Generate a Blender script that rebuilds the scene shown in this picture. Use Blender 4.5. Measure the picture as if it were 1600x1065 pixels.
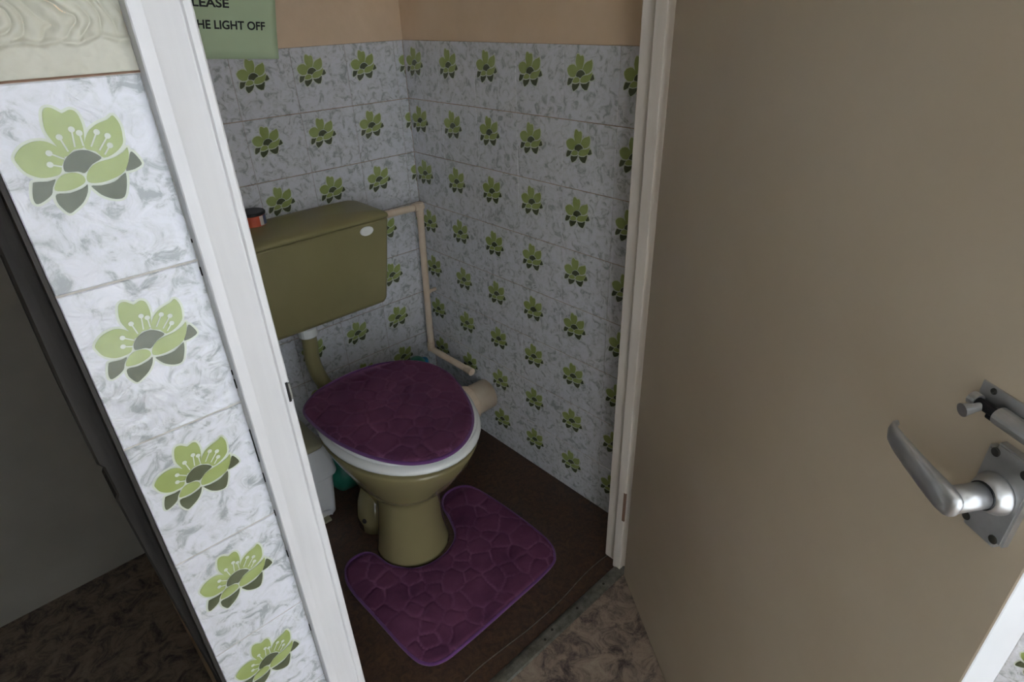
import bpy, bmesh, math, random
from mathutils import Vector, Matrix, noise
from mathutils.geometry import delaunay_2d_cdt

# ------------------------------------------------------------------ clear
for o in list(bpy.data.objects):
    bpy.data.objects.remove(o, do_unlink=True)
SC = bpy.context.scene
COL = SC.collection
random.seed(7)
PI = math.pi

# ------------------------------------------------------------------ camera
cam_d = bpy.data.cameras.new('camera')
cam = bpy.data.objects.new('camera', cam_d)
COL.objects.link(cam)
cam_d.sensor_width = 36.0
cam_d.lens = 21.03
cam_d.clip_start = 0.01
RX = Vector((0.72835, -0.68457, -0.02951))
RY = Vector((0.35424, 0.33933, 0.87142))
RZ = Vector((-0.58654, -0.64515, 0.48965))
M = Matrix((RX, RY, RZ)).transposed().to_4x4()
M.translation = Vector((-1.03752, -1.54787, 1.28575))
cam.matrix_world = M
SC.camera = cam

# ------------------------------------------------------------------ world, window light, exposure
W = bpy.data.worlds.new('sky')
SC.world = W
W.use_nodes = True
wn = W.node_tree.nodes['Background']
wn.inputs[0].default_value = (0.78, 0.86, 1.0, 1)
wn.inputs[1].default_value = 1.0

WIN_X0, WIN_X1, WIN_Z0, WIN_Z1 = -1.95, -0.08, 0.25, 1.80     # window opening in the corridor wall behind the camera
WIN_Y = -2.60
ld = bpy.data.lights.new('window_daylight', 'AREA')
ld.shape = 'RECTANGLE'
ld.size = WIN_X1 - WIN_X0 - 0.1
ld.size_y = WIN_Z1 - WIN_Z0 - 0.1
ld.energy = 365.0
ld.color = (0.90, 0.95, 1.0)
lo = bpy.data.objects.new('window_daylight', ld)
COL.objects.link(lo)
lo.location = ((WIN_X0 + WIN_X1) / 2, WIN_Y + 0.03, (WIN_Z0 + WIN_Z1) / 2)
lo.rotation_euler = (PI / 2, 0, PI)      # emits along +Y
W2_Y0, W2_Y1, W2_Z0, W2_Z1 = -2.35, -1.35, 1.05, 2.05         # unseen window and lamp added in the corridor end wall as fill
l2 = bpy.data.lights.new('end_fill_light', 'AREA')
l2.shape = 'RECTANGLE'
l2.size = W2_Y1 - W2_Y0 - 0.1
l2.size_y = W2_Z1 - W2_Z0 - 0.1
l2.energy = 3.0
l2.color = (0.95, 0.98, 1.0)
l2o = bpy.data.objects.new('end_fill_light', l2)
COL.objects.link(l2o)
l2o.location = (-2.30 + 0.03, (W2_Y0 + W2_Y1) / 2, (W2_Z0 + W2_Z1) / 2)
l2o.rotation_euler = (PI / 2, 0, PI / 2 + PI)   # emits along +X

SC.view_settings.view_transform = 'Standard'
SC.view_settings.look = 'None'
SC.view_settings.gamma = 1.0
SC.view_settings.use_curve_mapping = False
SC.view_settings.exposure = 0.0

# ------------------------------------------------------------------ materials
def lin(c):
    out = []
    for v in c[:3]:
        v = v / 255.0
        out.append(v / 12.92 if v <= 0.04045 else ((v + 0.055) / 1.055) ** 2.4)
    return (out[0], out[1], out[2], 1.0)

def mat(name, col, rough=0.5, metal=0.0, spec=0.5, coat=0.0, sheen=0.0):
    m = bpy.data.materials.new(name)
    m.use_nodes = True
    b = m.node_tree.nodes['Principled BSDF']
    b.inputs['Base Color'].default_value = lin(col)
    b.inputs['Roughness'].default_value = rough
    b.inputs['Metallic'].default_value = metal
    b.inputs['Specular IOR Level'].default_value = spec
    b.inputs['Coat Weight'].default_value = coat
    b.inputs['Sheen Weight'].default_value = sheen
    return m

def mottle(m, cols, scale, detail=6.0, rough=0.6, dist=0.0, stops=None, bump=0.0, bscale=None, per_object=False, bdist=0.002, stretch=(1, 1, 1)):
    """noise-driven colour ramp and fine relief on a principled material"""
    nt = m.node_tree
    b = nt.nodes['Principled BSDF']
    tc = nt.nodes.new('ShaderNodeTexCoord')
    mp = nt.nodes.new('ShaderNodeMapping')
    mp.inputs['Scale'].default_value = stretch
    nt.links.new(tc.outputs['Object'], mp.inputs['Vector'])
    src = mp.outputs['Vector']
    if per_object:
        oi = nt.nodes.new('ShaderNodeObjectInfo')
        ml = nt.nodes.new('ShaderNodeVectorMath'); ml.operation = 'SCALE'
        ml.inputs[0].default_value = (3.7, 5.1, 2.3)
        nt.links.new(oi.outputs['Random'], ml.inputs['Scale'])
        ad = nt.nodes.new('ShaderNodeVectorMath'); ad.operation = 'ADD'
        nt.links.new(src, ad.inputs[0]); nt.links.new(ml.outputs[0], ad.inputs[1])
        src = ad.outputs[0]
    nz = nt.nodes.new('ShaderNodeTexNoise')
    nz.inputs['Scale'].default_value = scale
    nz.inputs['Detail'].default_value = detail
    nz.inputs['Roughness'].default_value = rough
    nz.inputs['Distortion'].default_value = dist
    nt.links.new(src, nz.inputs['Vector'])
    rp = nt.nodes.new('ShaderNodeValToRGB')
    n = len(cols)
    stops = stops or [0.3 + 0.4 * i / max(1, n - 1) for i in range(n)]
    els = rp.color_ramp.elements
    while len(els) < n:
        els.new(0.5)
    for i in range(n):
        els[i].position = stops[i]
        els[i].color = lin(cols[i])
    nt.links.new(nz.outputs['Fac'], rp.inputs['Fac'])
    nt.links.new(rp.outputs['Color'], b.inputs['Base Color'])
    if bump:
        n2 = nt.nodes.new('ShaderNodeTexNoise')
        n2.inputs['Scale'].default_value = bscale or scale
        n2.inputs['Detail'].default_value = 3.0
        n2.inputs['Distortion'].default_value = dist
        nt.links.new(src, n2.inputs['Vector'])
        bp = nt.nodes.new('ShaderNodeBump')
        bp.inputs['Strength'].default_value = bump
        bp.inputs['Distance'].default_value = bdist
        nt.links.new(n2.outputs['Fac'], bp.inputs['Height'])
        nt.links.new(bp.outputs['Normal'], b.inputs['Normal'])
    return m

MT = {}
MT['glaze'] = mottle(mat('tile_glaze', (205, 206, 210), 0.16),
                     [(160, 164, 165), (203, 205, 208), (213, 214, 220)], 46.0, 6.0, 0.66, 1.1,
                     stops=[0.37, 0.47, 0.58], bump=0.8, bscale=40.0, per_object=True, bdist=0.0035)
MT['glaze_line'] = mat('tile_print_pale', (200, 206, 190), 0.2)
MT['petal'] = mottle(mat('tile_print_green', (150, 162, 98), 0.2), [(142, 156, 88), (158, 170, 112)], 25.0, 2.0, per_object=True)
MT['petal_dark'] = mottle(mat('tile_print_dark', (82, 88, 64), 0.2), [(74, 80, 56), (92, 98, 76)], 25.0, 2.0, per_object=True)
MT['grout'] = mottle(mat('grout_tan', (166, 142, 122), 0.9), [(142, 112, 92), (184, 168, 150)], 60.0)
MT['grout_grey'] = mottle(mat('grout_grey', (186, 182, 174), 0.9), [(158, 152, 140), (204, 201, 196)], 60.0)
MT['peach'] = mottle(mat('peach_paint', (214, 189, 160), 0.7), [(207, 181, 151), (220, 196, 168)], 5.0, 4.0, bump=0.35, bscale=38.0, bdist=0.003)
MT['cream'] = mottle(mat('cream_paint', (180, 178, 162), 0.45), [(172, 170, 153), (188, 186, 171)], 20.0, 4.0)
MT['white_wall'] = mottle(mat('white_wall_paint', (178, 175, 165), 0.6), [(170, 167, 157), (186, 183, 173)], 4.0, 3.0)
MT['ceiling_white'] = mottle(mat('ceiling_white_paint', (238, 237, 233), 0.8), [(234, 233, 229), (242, 241, 238)], 4.0, 3.0)
MT['gloss_white'] = mottle(mat('white_gloss_paint', (206, 205, 205), 0.3), [(198, 197, 197), (212, 211, 211)], 30.0, 4.0, bump=0.25, bscale=90.0, bdist=0.001, stretch=(1, 1, 0.08))
MT['jamb_beige'] = mottle(mat('beige_gloss_paint', (214, 206, 196), 0.35), [(206, 197, 186), (220, 213, 204)], 18.0, 4.0, stretch=(1, 1, 0.15))
MT['door'] = mottle(mat('door_taupe_paint', (186, 172, 151), 0.33), [(181, 166, 144), (191, 178, 158)], 3.0, 6.0, bump=0.08, bscale=60.0, bdist=0.001)
MT['door_edge'] = mottle(mat('pale_door_edge', (186, 188, 190), 0.4), [(182, 184, 186), (190, 192, 194)], 12.0, 3.0)  # flat grey-white, paler than the door faces
MT['dark_wood'] = mottle(mat('dark_worn_wood', (46, 41, 36), 0.7), [(32, 28, 25), (56, 51, 45)], 22.0, 6.0, stretch=(3, 3, 0.12), bump=0.5, bscale=40.0)
MT['lino'] = mottle(mat('brown_vinyl', (62, 44, 36), 0.42), [(44, 31, 26), (66, 46, 36), (84, 64, 44)], 55.0, 7.0, 0.7, 1.5, stops=[0.36, 0.5, 0.68], bump=0.1, bscale=120.0)
MT['lino_hall'] = mottle(mat('taupe_vinyl', (122, 108, 96), 0.45), [(52, 42, 42), (104, 90, 82), (138, 122, 108), (158, 144, 126)], 22.0, 10.0, 0.78, 0.7, stops=[0.36, 0.45, 0.53, 0.68], bump=0.1, bscale=90.0)
MT['olive'] = mottle(mat('olive_ceramic', (132, 123, 88), 0.14), [(128, 119, 84), (136, 127, 92)], 3.0, 3.0)
MT['olive_plastic'] = mottle(mat('olive_plastic', (138, 131, 92), 0.38), [(134, 127, 88), (142, 135, 96)], 6.0, 3.0)
MT['white_plastic'] = mottle(mat('white_plastic', (226, 228, 226), 0.25), [(222, 224, 222), (230, 232, 230)], 5.0, 2.0)
MT['bin_white'] = mottle(mat('bin_plastic', (214, 216, 216), 0.4), [(208, 210, 211), (220, 221, 220)], 9.0, 3.0)
MT['bin_lid'] = mottle(mat('bin_lid_plastic', (158, 154, 128), 0.4), [(152, 148, 122), (164, 160, 134)], 9.0, 3.0)
MT['pipe'] = mottle(mat('aged_pipe_plastic', (214, 196, 172), 0.4), [(206, 182, 156), (222, 208, 188)], 14.0, 4.0, stretch=(1, 1, 0.4))
MT['purple'] = mottle(mat('purple_pile', (92, 44, 96), 0.95, spec=0.15, sheen=0.55), [(76, 40, 66), (106, 60, 88)], 9.0, 5.0, 0.65, bump=0.3, bscale=420.0, bdist=0.001)
MT['purple'].node_tree.nodes['Principled BSDF'].inputs['Sheen Tint'].default_value = lin((200, 140, 200))
MT['purple'].node_tree.nodes['Principled BSDF'].inputs['Sheen Roughness'].default_value = 0.4
def groove_sheen(m, col):  # pile sheen along the grooves, painted into the base colour
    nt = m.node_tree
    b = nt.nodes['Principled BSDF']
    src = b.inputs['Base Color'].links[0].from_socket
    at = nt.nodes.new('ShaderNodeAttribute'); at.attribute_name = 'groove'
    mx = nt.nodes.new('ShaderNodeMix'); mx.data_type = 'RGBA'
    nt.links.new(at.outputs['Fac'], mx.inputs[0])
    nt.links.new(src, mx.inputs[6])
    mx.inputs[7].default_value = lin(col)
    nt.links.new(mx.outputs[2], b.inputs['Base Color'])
groove_sheen(MT['purple'], (150, 96, 132))
MT['purple_edge'] = mat('purple_binding', (94, 46, 108), 0.8, sheen=0.3)
MT['alu'] = mottle(mat('satin_aluminium', (186, 187, 188), 0.36, metal=0.85), [(176, 177, 178), (196, 197, 198)], 40.0, 3.0)
MT['alu_dull'] = mottle(mat('dull_aluminium', (128, 128, 122), 0.45, metal=0.9), [(104, 103, 96), (144, 144, 138)], 60.0, 5.0, bump=0.2, bscale=200.0)
MT['dark_metal'] = mat('dark_metal', (42, 42, 46), 0.4, metal=0.7)
MT['screw'] = mat('screw_steel', (74, 72, 68), 0.45, metal=0.8)
MT['black'] = mat('black_plastic', (16, 18, 22), 0.45)
MT['hole'] = mat('dark_gap', (24, 20, 18), 0.9)
MT['orange'] = mottle(mat('orange_label', (196, 84, 52), 0.4), [(188, 72, 44), (204, 98, 64)], 30.0, 3.0)
MT['label_white'] = mat('label_white', (214, 206, 198), 0.45)
MT['label_blue'] = mat('label_blue', (96, 106, 140), 0.45)
MT['paper'] = mottle(mat('green_paper', (194, 214, 178), 0.8), [(190, 210, 174), (198, 218, 182)], 4.0, 3.0)
MT['ink'] = mat('black_ink', (34, 40, 38), 0.7)
MT['teal'] = mottle(mat('teal_plastic', (34, 112, 92), 0.45), [(28, 98, 80), (42, 124, 102)], 20.0, 3.0)
MT['blue'] = mat('blue_plastic', (22, 110, 160), 0.35)
MT['cream_dirt'] = mat('joint_brown', (120, 92, 74), 0.9)
gl = bpy.data.materials.new('window_glass'); gl.use_nodes = True
gb = gl.node_tree.nodes['Principled BSDF']
gb.inputs['Base Color'].default_value = (0.95, 0.97, 1, 1); gb.inputs['Transmission Weight'].default_value = 1.0
gb.inputs['Roughness'].default_value = 0.25
MT['glass'] = gl

# ------------------------------------------------------------------ mesh helpers
def link(name, me, mats, parent=None, smooth=False, loc=None, rot=None):
    o = bpy.data.objects.new(name, me)
    COL.objects.link(o)
    if not isinstance(mats, (list, tuple)):
        mats = [mats]
    if not me.materials:
        for m in mats:
            me.materials.append(MT[m] if isinstance(m, str) else m)
    if smooth:
        for f in me.polygons:
            f.use_smooth = True
    if parent is not None:
        o.parent = parent
    if loc is not None:
        o.location = loc
    if rot is not None:
        o.rotation_euler = rot
    return o

def from_bm(name, bm, mats, parent=None, smooth=False, loc=None, rot=None, recalc=True):
    if recalc:
        bmesh.ops.recalc_face_normals(bm, faces=bm.faces[:])
    me = bpy.data.meshes.new(name)
    bm.to_mesh(me)
    bm.free()
    return link(name, me, mats, parent, smooth, loc, rot)

def add_box(bm, x0, x1, y0, y1, z0, z1, bev=0.0, seg=2):
    r = bmesh.ops.create_cube(bm, size=1.0)
    for v in r['verts']:
        v.co = Vector(((x0 + x1) / 2 + v.co.x * (x1 - x0), (y0 + y1) / 2 + v.co.y * (y1 - y0), (z0 + z1) / 2 + v.co.z * (z1 - z0)))
    if bev > 0:
        es = list({e for v in r['verts'] for e in v.link_edges})
        bmesh.ops.bevel(bm, geom=es, offset=bev, segments=seg, affect='EDGES', profile=0.5)

def box(name, x0, x1, y0, y1, z0, z1, m, parent=None, bev=0.0, seg=2):
    bm = bmesh.new()
    add_box(bm, x0, x1, y0, y1, z0, z1, bev, seg)
    return from_bm(name, bm, m, parent, recalc=False)

def add_prism(bm, pts, z0, z1, mi=0):
    n = len(pts)
    a = [bm.verts.new((p[0], p[1], z0)) for p in pts]
    b = [bm.verts.new((p[0], p[1], z1)) for p in pts]
    fs = [bm.faces.new(a[::-1]), bm.faces.new(b)]
    for i in range(n):
        fs.append(bm.faces.new((a[i], a[(i + 1) % n], b[(i + 1) % n], b[i])))
    for f in fs:
        f.material_index = mi

def loft(bm, rings, cap0=True, cap1=True, mi=0):
    vr = [[bm.verts.new(p) for p in r] for r in rings]
    n = len(vr[0])
    for a, b in zip(vr[:-1], vr[1:]):
        for i in range(n):
            f = bm.faces.new((a[i], a[(i + 1) % n], b[(i + 1) % n], b[i]))
            f.material_index = mi
    if cap0:
        bm.faces.new(vr[0][::-1]).material_index = mi
    if cap1:
        bm.faces.new(vr[-1]).material_index = mi

def catmull(pts, k, closed=True):
    out = []
    n = len(pts)
    for i in range(n if closed else n - 1):
        if closed:
            p = [Vector(pts[(i + j) % n]) for j in (-1, 0, 1, 2)]
        else:
            p = [Vector(pts[min(max(i + j, 0), n - 1)]) for j in (-1, 0, 1, 2)]
        for s in range(k):
            t = s / k
            out.append(0.5 * ((2 * p[1]) + (p[2] - p[0]) * t + (2 * p[0] - 5 * p[1] + 4 * p[2] - p[3]) * t * t + (3 * p[1] - p[0] - 3 * p[2] + p[3]) * t ** 3))
    if not closed:
        out.append(Vector(pts[-1]))
    return out

def add_tube(bm, path, r, n=14, caps=True):
    path = [Vector(p) for p in path]
    rr = r if isinstance(r, (list, tuple)) else [r] * len(path)
    rings = []
    prev = None
    for i, p in enumerate(path):
        d = (path[min(i + 1, len(path) - 1)] - path[max(i - 1, 0)]).normalized()
        if prev is None:
            u = d.orthogonal().normalized()
        else:
            u = (prev - d * prev.dot(d)).normalized()
        prev = u
        w = d.cross(u)
        rings.append([p + (u * math.cos(2 * PI * k / n) + w * math.sin(2 * PI * k / n)) * rr[i] for k in range(n)])
    loft(bm, rings, caps, caps)

def add_lathe(bm, prof, base, axis, n=20, mi=0):
    """prof: list of (radius, height) along axis from base"""
    axis = Vector(axis).normalized()
    u = axis.orthogonal().normalized()
    w = axis.cross(u)
    base = Vector(base)
    rings = [[base + axis * h + (u * math.cos(2 * PI * k / n) + w * math.sin(2 * PI * k / n)) * r for k in range(n)] for r, h in prof]
    loft(bm, rings, True, True, mi)

def tag(o, label=None, cat=None, group=None, kind=None):
    if label: o['label'] = label
    if cat: o['category'] = cat
    if group: o['group'] = group
    if kind: o['kind'] = kind
    return o

def empty(name, loc):
    o = bpy.data.objects.new(name, None)
    COL.objects.link(o)
    o.location = loc
    o.empty_display_size = 0.05
    return o

def struct(o, label, cat):
    return tag(o, label, cat, kind='structure')

def bent(pts, r=0.02, k=5):
    """polyline with rounded corners"""
    pts = [Vector(p) for p in pts]
    out = [pts[0]]
    for i in range(1, len(pts) - 1):
        a = pts[i] + (pts[i - 1] - pts[i]).normalized() * r
        b = pts[i] + (pts[i + 1] - pts[i]).normalized() * r
        for s in range(k + 1):
            t = s / k
            out.append(a.lerp(pts[i], t).lerp(pts[i].lerp(b, t), t))
    out.append(pts[-1])
    return out

# ------------------------------------------------------------------ dimensions
T = 0.15
YF = -1.0017                 # tiled face of the partition that looks at the corridor
TOP_IN = 8.072 * T           # top of the tiling in the toilet
TOP_HALL = 1.2503            # top of the tiling in the corridor
CEIL = 2.40
PX0, PX1 = -1.012, -0.900    # partition between the two cubicles
DOOR_X0, DOOR_X1 = -0.858, -0.1190
HALL_X0 = -2.30

# ------------------------------------------------------------------ tile meshes
FL = dict(
    A=[(0.075, 0.691), (0.113, 0.73), (0.164, 0.748), (0.208, 0.745), (0.241, 0.723), (0.265, 0.69), (0.266, 0.659), (0.243, 0.622), (0.227, 0.59), (0.197, 0.579), (0.14, 0.582), (0.094, 0.615), (0.076, 0.658)],
    B=[(0.245, 0.72), (0.227, 0.784), (0.238, 0.853), (0.256, 0.883), (0.284, 0.883), (0.311, 0.861), (0.321, 0.856), (0.354, 0.867), (0.378, 0.849), (0.384, 0.795), (0.375, 0.743), (0.355, 0.689), (0.311, 0.685), (0.266, 0.659)],
    C=[(0.355, 0.689), (0.389, 0.755), (0.437, 0.788), (0.492, 0.805), (0.522, 0.82), (0.54, 0.774), (0.536, 0.719), (0.523, 0.679), (0.479, 0.644), (0.422, 0.628), (0.396, 0.663)],
    D=[(0.24, 0.601), (0.249, 0.634), (0.276, 0.664), (0.316, 0.682), (0.358, 0.68), (0.394, 0.658), (0.413, 0.629), (0.365, 0.607), (0.322, 0.572), (0.295, 0.584), (0.254, 0.589)],
    E=[(0.321, 0.558), (0.349, 0.596), (0.393, 0.616), (0.46, 0.625), (0.512, 0.645), (0.539, 0.665), (0.534, 0.62), (0.508, 0.567), (0.472, 0.537), (0.413, 0.519), (0.36, 0.515), (0.32, 0.527)],
    F=[(0.173, 0.517), (0.197, 0.561), (0.235, 0.586), (0.283, 0.584), (0.311, 0.563), (0.311, 0.532), (0.271, 0.511), (0.22, 0.504)],
    G=[(0.098, 0.56), (0.111, 0.571), (0.163, 0.565), (0.197, 0.568), (0.174, 0.531), (0.158, 0.499), (0.114, 0.473), (0.083, 0.469), (0.079, 0.502)],
    H=[(0.175, 0.5), (0.229, 0.495), (0.288, 0.507), (0.315, 0.521), (0.305, 0.482), (0.272, 0.438), (0.226, 0.407), (0.196, 0.397), (0.175, 0.428), (0.165, 0.462)],
    I=[(0.326, 0.511), (0.37, 0.505), (0.431, 0.512), (0.479, 0.54), (0.495, 0.54), (0.482, 0.483), (0.453, 0.426), (0.409, 0.423), (0.364, 0.448), (0.339, 0.48)],
    J=[(0.496, 0.554), (0.519, 0.594), (0.543, 0.64), (0.561, 0.63), (0.581, 0.576), (0.552, 0.556), (0.518, 0.549)])
DOTS = [(0.209, 0.688), (0.196, 0.637), (0.272, 0.752), (0.331, 0.779), (0.357, 0.759), (0.429, 0.753), (0.469, 0.729), (0.465, 0.684)]
ENDS = [(0.258, 0.653), (0.241, 0.619), (0.286, 0.683), (0.319, 0.698), (0.355, 0.699), (0.385, 0.69), (0.414, 0.668), (0.43, 0.645)]

def tile_mesh(name, w=1.0, h=1.0, fine=False, u_from=0.0):
    """glazed tile lying in local XZ, face towards -Y, back plane y=0; w,h in tile units (cut tiles keep the left part)"""
    bm = bmesh.new()
    TH = 0.006
    g = 0.0009
    gx = 0.0004
    x0, x1, z0, z1 = gx, w * T - gx, T - h * T + g, T - g
    b = 0.0008
    outer = [bm.verts.new(p) for p in ((x0, -TH + b, z0), (x1, -TH + b, z0), (x1, -TH + b, z1), (x0, -TH + b, z1))]
    inner = [bm.verts.new(p) for p in ((x0 + b, -TH, z0 + b), (x1 - b, -TH, z0 + b), (x1 - b, -TH, z1 - b), (x0 + b, -TH, z1 - b))]
    back = [bm.verts.new(p) for p in ((x0, 0, z0), (x1, 0, z0), (x1, 0, z1), (x0, 0, z1))]
    bm.faces.new(inner)
    bm.faces.new(back[::-1])
    for i in range(4):
        j = (i + 1) % 4
        bm.faces.new((outer[i], outer[j], inner[j], inner[i]))
        bm.faces.new((back[i], back[j], outer[j], outer[i]))
    fl = bmesh.new()
    def poly(pts, y, mi):
        vs = [fl.verts.new((p[0] * T, -TH - y, p[1] * T)) for p in pts]
        f = fl.faces.new(vs)
        f.material_index = mi
        f.normal_update()
        if f.normal.y > 0:
            f.normal_flip()
    grow = 0.011
    for key, pts in FL.items():
        pts = [Vector((p[0], p[1])) for p in pts]
        if fine:
            pts = [Vector((q.x, q.y)) for q in catmull([(p.x, p.y, 0) for p in pts], 3)]
        n = len(pts)
        area = sum(pts[i].x * pts[(i + 1) % n].y - pts[(i + 1) % n].x * pts[i].y for i in range(n))
        sg = 1.0 if area > 0 else -1.0
        def off(d):
            o = []
            for i in range(n):
                e = (pts[(i + 1) % n] - pts[i - 1]).normalized()
                o.append(pts[i] + Vector((e.y, -e.x)) * sg * d)
            return o
        dark = key in 'DGHIJ'
        lay = 0.00006 * ('ABCDEFGHIJ'.index(key) if key not in 'D' else 11)
        poly(off(grow), 0.00012 + lay * 0.5, 1)
        poly(off(-0.002), 0.0008 + lay * 0.5, 3 if dark else 2)
    if fine:
        for (dx, dy), (ex, ey) in zip(DOTS, ENDS):
            poly([(dx + 0.014 * math.cos(k * PI / 6), dy + 0.014 * math.sin(k * PI / 6)) for k in range(12)], 0.0016, 1)
            d = Vector((ex - dx, ey - dy)).normalized() * 0.0035
            poly([(dx - d.y, dy + d.x), (ex - d.y, ey + d.x), (ex + d.y, ey - d.x), (dx + d.y, dy - d.x)], 0.00155, 1)
    if w < 0.7:
        bmesh.ops.bisect_plane(fl, geom=fl.verts[:] + fl.edges[:] + fl.faces[:], plane_co=(w * T - 0.002, 0, 0), plane_no=(1, 0, 0), clear_outer=True)
    tmp = bpy.data.meshes.new('flower_tmp')
    fl.to_mesh(tmp); fl.free()
    bm.from_mesh(tmp)
    bpy.data.meshes.remove(tmp)
    me = bpy.data.meshes.new(name)
    bm.to_mesh(me); bm.free()
    for m in ('glaze', 'glaze_line', 'petal', 'petal_dark'):
        me.materials.append(MT[m])
    return me

TILE = tile_mesh('flower_tile')
TILE_TALL = tile_mesh('flower_tile_bottom', 1.0, 1.07)
TILE_CUT = tile_mesh('flower_tile_cut', 0.2)
TILE_CUT_TALL = tile_mesh('flower_tile_cut_bottom', 0.2, 1.07)
TILE_FINE = tile_mesh('flower_tile_fine', 0.704, 1.0, True)
TILE_FULL_FINE = tile_mesh('flower_tile_full_fine', 1.0, 1.0, True)

def put_tile(me, parent, x, y, z, rz):
    o = bpy.data.objects.new('tile', me)
    COL.objects.link(o)
    o.parent = parent
    o.location = (x, y, z)
    o.rotation_euler = (0, 0, rz)
    return o

# ------------------------------------------------------------------ structure
# back wall of both cubicles
bm = bmesh.new()
add_box(bm, -1.0, 0.12, 0.003, 0.12, 0, CEIL)
wall_back = struct(from_bm('wall_back', bm, 'peach', recalc=False), 'peach painted back wall above flower tiles behind the cistern', 'wall')
box('grout_bed', -0.902, 0.003, 0.0015, 0.006, 0, TOP_IN, 'grout', wall_back)
for r in range(8):
    z = TOP_IN - (r + 1) * T
    put_tile(TILE_CUT_TALL if r == 7 else TILE_CUT, wall_back, -0.2 * T, 0.006, z, 0)
    for c in range(6):
        put_tile(TILE_TALL if r == 7 else TILE, wall_back, -0.2 * T - (c + 1) * T, 0.006, z, 0)

# right wall, running on from the toilet into the corridor
bm = bmesh.new()
add_box(bm, 0.003, 0.12, WIN_Y - 0.1, 0.12, 0, CEIL)
wall_right = struct(from_bm('wall_right', bm, 'peach', recalc=False), 'flower tiled side wall of the toilet with peach paint above', 'wall')
box('grout_bed', 0.0015, 0.006, -0.90, 0.004, 0, TOP_IN, 'grout', wall_right)
for r in range(8):
    z = TOP_IN - (r + 1) * T
    for c in range(6):
        put_tile(TILE_TALL if r == 7 else TILE, wall_right, 0.006, -c * T, z, -PI / 2)
box('grout_bed', 0.0015, 0.006, -2.10, -1.02, 0, TOP_HALL, 'grout_grey', wall_right)
for r in range(8):
    for c in range(-4, 3):
        put_tile(TILE_FULL_FINE, wall_right, 0.006, -1.653 - c * T, TOP_HALL - (r + 1) * T, -PI / 2)

# partition between the cubicles: front face carries one cut column of tiles
bm = bmesh.new()
add_box(bm, PX0 + 0.001, PX1 - 0.003, YF + 0.003, 0.003, 0, CEIL)
wall_left = struct(from_bm('wall_left', bm, 'peach', recalc=False), 'narrow partition end with large flower tiles and swirled cream plaster', 'wall')
box('grout_bed', PX0 + 0.0005, -0.9055, YF + 0.0012, YF + 0.006, 0, TOP_HALL, 'grout_grey', wall_left)
for r in range(8):
    put_tile(TILE_FINE, wall_left, PX0, YF + 0.006, TOP_HALL - (r + 1) * T, 0)
box('grout_bed', PX1 - 0.006, PX1 - 0.0015, -0.88, 0.0, 0, TOP_IN, 'grout', wall_left)
for r in range(8):
    for c in range(6):
        o = put_tile(TILE_TALL if r == 7 else TILE, wall_left, PX1 - 0.006, -(c + 1) * T, TOP_IN - (r + 1) * T, PI / 2)
        if c == 5:
            bpy.data.objects.remove(o)
box('tile_edge_joint', PX0, -0.9055, YF + 0.0008, YF + 0.006, TOP_HALL - 0.0004, TOP_HALL + 0.0008, 'cream_dirt', wall_left)

# combed plaster above the tile column
def plaster():
    bm = bmesh.new()
    nx, nz = 190, 210
    x0, x1, z0, z1 = PX0, -0.9065, TOP_HALL + 0.0012, TOP_HALL + 0.16
    def h(x, z):
        u, v = x - (-0.992), z - (TOP_HALL + 0.040)
        w = noise.noise(Vector((x * 38, z * 38, 3.1))) * 0.006 + noise.noise(Vector((x * 110, z * 110, 7))) * 0.0016
        r = math.hypot(u * 0.62, (v + 0.10 * u) * 1.25) + w
        a = 0.0030 * (abs(math.sin(PI * r / 0.0062)) ** 0.6 - 0.6) * (0.5 + 0.9 * abs(noise.noise(Vector((x * 30, z * 30, 1)))) * 2)
        a *= min(1, max(0, (z - TOP_HALL - 0.018) / 0.012))
        lip = 0.0028 * math.exp(-((z - (TOP_HALL + 0.0225 + 0.012 * (x + 0.96) + 0.004 * noise.noise(Vector((x * 60, 0, 0))))) / 0.0018) ** 2)
        return 0.0015 + a + lip * (0.4 + 0.8 * abs(noise.noise(Vector((x * 45, 4, 0))))) + 0.0007 * noise.noise(Vector((x * 200, z * 200, 0)))
    g = [[bm.verts.new((x0 + (x1 - x0) * i / nx, YF + 0.003 - h(x0 + (x1 - x0) * i / nx, z0 + (z1 - z0) * j / nz), z0 + (z1 - z0) * j / nz)) for i in range(nx + 1)] for j in range(nz + 1)]
    for j in range(nz):
        for i in range(nx):
            bm.faces.new((g[j][i], g[j][i + 1], g[j + 1][i + 1], g[j + 1][i]))
    return from_bm('combed_plaster', bm, 'cream', wall_left, smooth=True)
plaster()
box('plaster_face', PX0, -0.9065, YF, YF + 0.003, TOP_HALL + 0.158, CEIL - 0.001, 'cream', wall_left)

# front wall: nib by the hinge side, head over the other cubicle only (left open above the toilet door to let light in), stretch beyond the other cubicle
bm = bmesh.new()
add_box(bm, -0.072, 0.003, YF, -0.885, 0, CEIL)
add_box(bm, -1.82, PX0, YF, -0.885, 2.06, CEIL)
add_box(bm, HALL_X0, -1.82, YF, -0.885, 0, CEIL)
struct(from_bm('wall_front', bm, 'cream', recalc=False), 'cream painted wall around the cubicle doorways', 'wall')

# other cubicle: its back wall and side wall
box('wall_back_cubicle', -1.95, -1.0, 0.010, 0.12, 0, CEIL, 'white_wall')
struct(bpy.data.objects['wall_back_cubicle'], 'dim off-white back wall of the dark cubicle on the far left', 'wall')
struct(box('wall_side_cubicle', -1.95, -1.85, -0.885, 0.010, 0, CEIL, 'white_wall'), 'off-white side wall of the dark cubicle on the far left', 'wall')
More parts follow.
